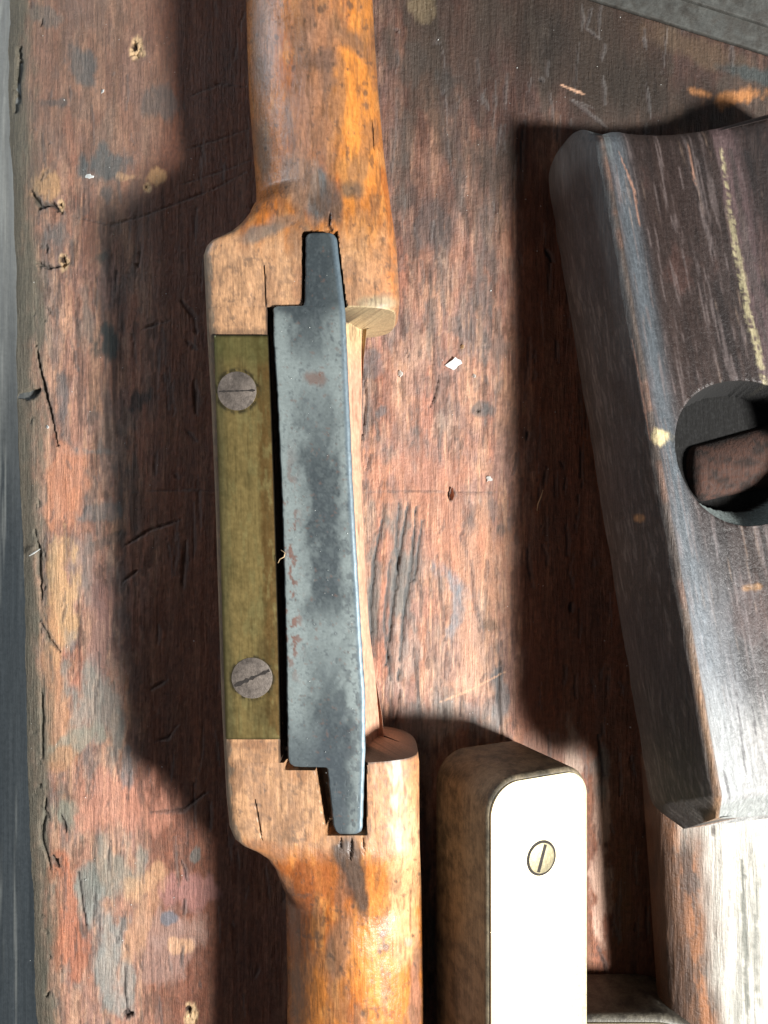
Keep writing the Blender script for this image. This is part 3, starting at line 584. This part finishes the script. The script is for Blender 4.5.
    C = mix(C, lin((150, 128, 112)), sm(.70, .78, f2) * .25)
    C = mix(C, lin((124, 130, 136)), sm(55, 100, Vv + (f3 - .5) * 30) * sm(.3, 1, U) * (1 - sm(7, 14, U + (f1 - .5) * 8)) * .45); C = mix(C, lin((176, 176, 172)), sm(90, 108, Vv + (f3 - .5) * 16) * sm(.3, 1, U) * .4)  # channel sheen and its blown-out lower end, painted in
    side = 1 - sm(-.6, .4, U)
    C = mix(C, lin((44, 40, 38)), side * .9); C = mix(C, lin((88, 82, 78)), side * sm(.54, .66, fbm(Nn / .3, Vv / 2.5, 541, 5)) * .7); C = mix(C, lin((24, 21, 20)), side * sm(.55, .68, fbm(Nn / .5, Vv / 5, 543, 5)) * .6); C = mix(C, lin((44, 38, 38)), side * sm(.5, .62, f3) * .6)
    C = mix(C, lin((98, 104, 106)), (1 - sm(0, 9, Vv + (f3 - .5) * 6)) * (U < 2.2) * .8)
    # worn ridge, reddish and pale in patches
    rg = np.exp(-((U - .1) / .45) ** 2); C = mix(C, lin((122, 78, 56)), rg * sm(.5, .65, fbm(Vv / 5, U * 0, 551, 4)) * .6); C = mix(C, lin((176, 130, 84)), rg * sm(78, 96, Vv) * .6)
    C = mix(C, lin((120, 104, 92)), rg * .4)
    C = mix(C, lin((92, 74, 74)), sm(21, 22, U + (f1 - .5) * 4) * (1 - sm(24, 27, U + (f2 - .5) * 3)) * (1 - sm(40, 60, Vv)) * .75)  # pinkish highlight on the channel's right, painted in
    # the ochre drip line and patch
    kk = stroke(px, py, [(722, 150), (728, 200), (738, 260), (748, 310), (758, 350), (768, 400), (776, 440)], 4.6)
    C = mix(C, lin((176, 166, 128)), kk * (U > .5) * sm(.30, .52, fbm(px / 3.2, py / 3.2, 561, 5)) * .65)
    C = mix(C, lin((58, 54, 50)), stroke(px - 9, py, [(722, 150), (740, 260), (756, 340)], 6) * (U > .5) * .5)
    C = mix(C, lin((196, 178, 136)), blob(px, py, 661, 437, 11, 9, 0, .3, 3, 5, .5) * (U > -.3) * .9)
    C = mix(C, lin((150, 112, 72)), blob(px, py, 638, 518, 6, 4, 0, .5, 5, 4, .6) * .8 + blob(px, py, 754, 587, 10, 4, -10, .5, 5, 4, .6) * .6)
    C = mix(C, lin((160, 120, 100)), stroke(px, py, [(618, 150), (634, 190), (640, 230)], 1.6) * .6 + stroke(px, py, [(632, 340), (640, 380), (650, 440)], 1.6) * .6 + stroke(px, py, [(688, 145), (696, 190)], 1.4) * .6)
    for pts in ([(736, 690), (742, 740), (746, 775)], [(728, 640), (736, 680)], [(752, 700), (756, 735)], [(724, 770), (730, 800)]):
        C = mix(C, lin((50, 48, 50)), stroke(px, py, pts, 1.6) * .8)
    C = C * (1 + (f4 - .5) * .8)[..., None]
    C = mix(C, lin((84, 92, 96)), side * sm(-3.4, -1.8, Nn) * sm(60, 10, Vv) * .6)  # bluish sheen painted on the side below the ridge
    C = mix(C, lin((6, 5, 4)), inner * (slope < .3) * .95); C = mix(C, lin((6, 5, 4)), inner * (Nn < -10) * .95); C = mix(C, lin((128, 140, 138)), inner * (slope > .05) * (Nn > -11) * .8)  # shade inside the mouth painted near black, its lit lip grey
    end = (1 - sm(2.9, 3.6, Lg - Vv)) * (Nn > -11); C = mix(C, lin((128, 132, 130)), end * (U > .6) * .8)
    R = .50 + .2 * (f3 - .5) - .10 * sm(.5, 1.5, U) * (1 - sm(10, 24, U)) + .12 * side; R = np.where(inner, .95, R)
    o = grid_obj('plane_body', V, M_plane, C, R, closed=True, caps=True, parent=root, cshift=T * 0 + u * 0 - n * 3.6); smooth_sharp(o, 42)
    # make sure normals look outwards
    # wedge seen inside the mouth: a turned stub running out under the right wall
    rings = []
    base = T + u * hu + a * (hv + .6)
    for i, t in enumerate(np.linspace(0, 1, 60)):
        xx = -7.4 + 19 * t; r = 5.8 * (1 - .10 * (1 - t)); r *= math.sqrt(max(.02, 1 - max(0, 1 - i / 7.0) ** 2)) if i < 7 else 1
        c = base + u * xx + a * (-.12 * xx + .3) - n * 14.2
        rings.append([c + a * r * math.cos(q) * .98 + n * r * math.sin(q) * .56 for q in np.linspace(0, 2 * math.pi, 40, endpoint=False)])
    V = np.array(rings); g = fbm(V[..., 0] / 2, V[..., 1] / .7, 571, 4)
    C = np.zeros(V.shape) + lin((62, 38, 28)); C = mix(C, lin((26, 18, 14)), sm(.45, .65, g) * .8)
    grid_obj('wedge', V, M_plane, C, .8 + g * .2, closed=True, caps=True, parent=root)
    return root
make_plane()

# ------------------------------------------------------------------ brass-faced stock
def make_stock():
    A = np.array([16.7, 0, 25.0]); th = math.radians(24.6); Wd = 20.2; Dp = 18.0
    y1 = -43.4; y0 = -150.0
    U = np.array([math.cos(th), 0, -math.sin(th)]); Nn = np.array([math.sin(th), 0, math.cos(th)])
    org = A + U * Wd / 2 + np.array([0, (y0 + y1) / 2, 0]); org[2] = 0
    root = tag(empty('gauge_stock', org), 'tool stock with bright brass face and one slotted screw, right of the spokeshave handle', 'tool stock')
    def xf(p): return A + U * p[0] + Nn * p[2] + np.array([0, p[1], 0])
    prism('wooden_stock', rrect(0, y0, Wd, y1, (3, 3, 4.6, 6.0), 12), -Dp, -.05, M_stock, 1.1, 4, root, xf=xf, sharp=50)
    prism('brass_face', rrect(.55, y0 + .6, Wd - .35, y1 - .75, (3, 3, 4.2, 5.4), 12), -.9, .28, M_face, .22, 2, root, xf=xf)
    c = P(540, 857, 20.6); p = c - A; su = p @ U; sy = c[1]
    h = prism('screw', circle(su, sy, 2.55, 48), -.4, .46, M_bscrew, .14, 2, root, xf=xf)
    ring = prism('screw_rim', circle(su, sy, 2.95, 48), -.4, .31, M_slot, 0, 2, h, xf=xf)
    al = math.radians(72); ca, sa = math.cos(al), math.sin(al); w = .30; L = 2.3
    q = [(su + ca * L * s1 - sa * w * s2, sy + sa * L * s1 + ca * w * s2) for s1, s2 in ((-1, -1), (1, -1), (1, 1), (-1, 1))]
    prism('screw_slot', q, 0, .49, M_slot, 0, 1, h, xf=xf)
make_stock()
def make_stock2():
    a = P(560, 971, 0); c = P(703, 971, 0); 
    x0, x1, y1 = 30.5, c[0], a[1]; y0 = y1 - 80; org = ((x0 + x1) / 2, (y0 + y1) / 2, 0)
    root = tag(empty('gauge_stock', org), 'small black rounded stock end low at the bottom edge, right beside the bright brass face', 'tool stock')
    prism('wooden_stock', rrect(x0, y0, x1, y1, (3, 3, 14, 2), 18), 0.1, 14.2, M_stock2, 1.6, 5, root, sharp=50)
    prism('brass_face', rrect(x0 + 1, y0 + 1, x1 - .9, y1 - .9, (3, 3, 13.2, 2), 18), 13.4, 14.6, M_face, .3, 2, root)
make_stock2()

# ------------------------------------------------------------------ pale rounded handle under the plane
def make_stick():
    c0 = P(641, 748, 7); c1 = P(660, 1024, 7); d = (c1 - c0); d /= np.linalg.norm(d); u = np.array([-d[1], d[0], 0]);
    if u[0] < 0: u = -u
    hw = 17.0; L = 150
    vs = np.concatenate([[0, .1, .35, .8, 1.4], np.arange(2, 75, .4), np.arange(78, L - 3, 4), [L - 1.5, L - .4, L]])
    th = np.concatenate([np.linspace(math.pi, 0, 150), np.linspace(0, -math.pi, 42)[1:-1]])
    rings = []
    for v in vs:
        e = max(1 - v / 1.8, 0) ** 2; e2 = max(1 - (L - v) / 2, 0) ** 2; k = 1 - .12 * (e + e2)
        cs = np.cos(th); sn = np.sin(th)
        X = np.sign(cs) * np.abs(cs) ** .75 * hw * k; Z = 7.7 + np.sign(sn) * np.abs(sn) ** .8 * 7.6 * k
        rings.append(c0 * [1, 1, 0] + u * hw + d * v + X[:, None] * u + np.array([0, 0, 1]) * Z[:, None])
    V = np.array(rings); V[..., 2] += (fbm(V[..., 0] / .9, V[..., 1] / 12, 601, 4) - .5) * .45 + (fbm(V[..., 0] / 4, V[..., 1] / 16, 605, 3) - .5) * .7
    px, py = topx(V); f = fbm(V[..., 0] / 1.0, V[..., 1] / 16, 611, 4); g = fbm(V[..., 0] / 4, V[..., 1] / 14, 621, 4)
    pale = sm(678, 724, px - (py - 850) * .12 + (g - .5) * 60)  # mask for the overexposed top, painted white below
    C = np.zeros(V.shape) + lin((98, 70, 52)); C = mix(C, lin((62, 46, 38)), sm(.45, .65, f) * .7)
    C = mix(C, lin((150, 96, 56)), np.exp(-((px - 690 - (py - 900) * .12 + (g - .5) * 20) / 11) ** 2) * sm(.42, .6, fbm(px / 8, py / 22, 631, 4)) * .8)
    C = mix(C, lin((190, 186, 176)), pale * .9); C = mix(C, lin((140, 138, 130)), pale * sm(.56, .68, f) * .8)
    C = mix(C, lin((90, 92, 84)), stroke(px, py, [(742, 860), (745, 930), (748, 1024)], 4) * .9 + stroke(px, py, [(757, 880), (755, 960), (760, 1024)], 3) * .7)
    C = mix(C, lin((60, 50, 46)), stroke(px, py, [(713, 823), (714, 836)], 2.4) * .9 + stroke(px, py, [(730, 880), (728, 930)], 1.6) * .5 + stroke(px, py, [(722, 940), (724, 975)], 1.6) * .5)
    R = .5 + .2 * (g - .5)
    org = tuple(c0 * [1, 1, 0] + u * hw + d * L / 2)
    o = grid_obj('round_handle', V, M_stick, C, R, closed=True, caps=True, origin=org)
    tag(o, 'weathered handle, brown on its left, strong light painted white on top, under the dark plane', 'tool handle')
make_stick()

# ------------------------------------------------------------------ battens at top right
def batten(pts, z, label):
    q = [P(x, y, z)[:2] for x, y in pts]; c = np.mean(q, 0)
    o = prism('batten', q, 0.0, z, M_batten, .35, 3, origin=(c[0], c[1], 0)); tag(o, label, 'batten', 'flat battens across the top right corner')
batten([(588, -3), (612, -60), (860, 22), (840, 76)], 1.1, 'slate grey flat batten crossing the top right corner, lower of two, touching bare board')
batten([(665, -8), (690, -60), (890, 4), (868, 57)], 1.9, 'slate grey flat batten at the very top right corner, the upper one behind its neighbour')

# ------------------------------------------------------------------ small litter
def chip(name, px, py, r, m, label, cat, group=None, th=.22, n=11, zb=.15, stretch=1, ang=0):
    c = P(px, py, 0); pts = []
    for k in range(n):
        q = 2 * math.pi * k / n; rr = r * random.uniform(.45, 1.25); x = rr * math.cos(q) * stretch; y = rr * math.sin(q); ca, sa = math.cos(ang), math.sin(ang)
        pts.append((c[0] + x * ca - y * sa, c[1] + x * sa + y * ca))
    def xf(p): return np.array([p[0], p[1], p[2] + .25 * math.sin((p[0] - c[0]) * 2.2 / r * .6)])
    o = prism(name, pts, zb, zb + th, m, .04, 1, origin=(c[0], c[1], 0), xf=xf); tag(o, label, cat, group); return o
chip('paint_flake', 453, 364, 1.35, M_white, 'largest white flake, on the red board right of the blade', 'flake', th=.25, zb=.35, stretch=1.2, ang=.4, n=13)
chip('paint_flake', 489, 479, .6, M_white, 'small white flake level with the round mouth, near the shadow edge', 'flake')
chip('paint_flake', 474, 376, .4, M_white, 'tiny white crumb just below and right of the largest flake', 'flake')
chip('paint_flake', 400, 374, .45, M_white, 'tiny white crumb left of the largest flake', 'flake', stretch=1.6, ang=1.3)
chip('paint_flake', 103, 92, .45, M_white, 'tiny white crumb on the left strip of board near the top', 'flake')
chip('paint_flake', 90, 177, .55, M_white, 'small white flake beside the ochre chips on the left strip of board', 'flake', stretch=1.5)
chip('paint_flake', 48, 427, .55, M_white, 'white sliver beside the long crack near the board rim', 'flake', stretch=.6)
chip('paint_flake', 462, 347, .4, M_straw, 'pale tan crumb just above the largest white flake', 'flake')
chip('splinter', 452, 495, .55, M_rust, 'rusty brown splinter stuck in the red board', 'splinter', stretch=3.4, ang=1.5, th=.5)
def straw(name, pts, r, m, label, cat):
    cu = bpy.data.curves.new(name, 'CURVE'); cu.dimensions = '3D'; cu.bevel_depth = r * S; cu.bevel_resolution = 2
    sp = cu.splines.new('POLY'); sp.points.add(len(pts) - 1)
    for i, (x, y, z) in enumerate(pts):
        p = P(x, y, z); sp.points[i].co = (*(p * S), 1); sp.points[i].radius = 1 - .6 * abs(2 * i / (len(pts) - 1) - 1)
    o = bpy.data.objects.new(name, cu); me = bpy.data.meshes.new_from_object(o); bpy.data.objects.remove(o)
    c = P(pts[0][0], pts[0][1], 0); o = link(name, me, m, None, tuple(c)); tag(o, label, cat)
straw('straw', [(543, 490, .5), (541, 497, .9), (538, 504, 1.), (537, 511, .6)], .16, M_straw, 'short pale curved straw in the shadow beside the dark plane', 'straw')
straw('fibre', [(29, 556, -.5), (34, 553, .6), (40, 549, 1.2)], .16, M_white, 'short white fibre on the left rim of the board', 'fibre')
straw('shaving', [(281, 550, 25.6), (285, 553, 26.1), (284, 557, 26.3), (280, 559, 26.2), (278, 563, 25.8)], .09, M_straw, 'tiny pale curled shaving caught on the left edge of the blade', 'shaving')
# dust: uncountable specks, one object
def dust():
    bm = bmesh.new(); 
    for i in range(420):
        x = rng.uniform(30, 690); y = rng.uniform(0, 1024); z = .25
        if 200 < x < 425: continue
        p = P(x, y, z); r = rng.uniform(.04, .13) * (2.0 if rng.random() < .06 else 1)
        vs = [bm.verts.new([(p[k] + rng.uniform(-r, r)) * S for k in range(3)]) for _ in range(5)]
        bmesh.ops.convex_hull(bm, input=vs)
    for i in range(170):
        x = rng.uniform(275, 363); y = rng.uniform(240, 830); l = np.interp(y, [240, 310, 760, 830], [312, 276, 292, 338]); 
        if not (l + 2 < x < np.interp(y, [240, 830], [334, 364])): continue
        p = P(x, y, 25.85); r = rng.uniform(.03, .075)
        vs = [bm.verts.new([(p[k] + rng.uniform(-r, r)) * S for k in range(3)]) for _ in range(5)]
        bmesh.ops.convex_hull(bm, input=vs)
    me = bpy.data.meshes.new('dust'); bm.to_mesh(me); bm.free(); o = link('dust', me, M_white)
    tag(o, 'fine pale dust specks scattered over board and blade', 'dust', kind='stuff')
dust()

# ------------------------------------------------------------------ light
w = bpy.data.worlds.new("World"); scn.world = w; w.use_nodes = True
bg = w.node_tree.nodes['Background']; bg.inputs[0].default_value = (.85, .92, 1.0, 1); bg.inputs[1].default_value = 0.075
from mathutils import Vector
def area(name, loc, target, sx, sy, power, col):
    l = bpy.data.lights.new(name, 'AREA'); l.shape = 'RECTANGLE'; l.size = sx * S; l.size_y = sy * S; l.energy = power; l.color = col
    o = bpy.data.objects.new(name, l); COL.objects.link(o); o.location = Vector(loc) * S
    o.rotation_euler = (Vector(target) * S - o.location).to_track_quat('-Z', 'Y').to_euler(); return o
area('window_light', (275, -120, 290), (0, 0, 0), 56, 56, 5.1, (1.0, .985, .95))
area('sky_light', (-330, 240, 150), (-10, 30, 0), 34, 130, .50, (.84, .92, 1.0))

cam = bpy.data.cameras.new('camera'); co = bpy.data.objects.new('camera', cam); COL.objects.link(co)
cam.sensor_fit = 'VERTICAL'; cam.sensor_height = 24; cam.lens = 24 * F / 1024; cam.clip_start = .005; cam.clip_end = 10
co.location = (0, 0, H * S); scn.camera = co
scn.render.resolution_x = 768; scn.render.resolution_y = 1024
scn.view_settings.view_transform = 'Standard'; scn.view_settings.look = 'None'; scn.view_settings.exposure = 0; scn.view_settings.gamma = 1
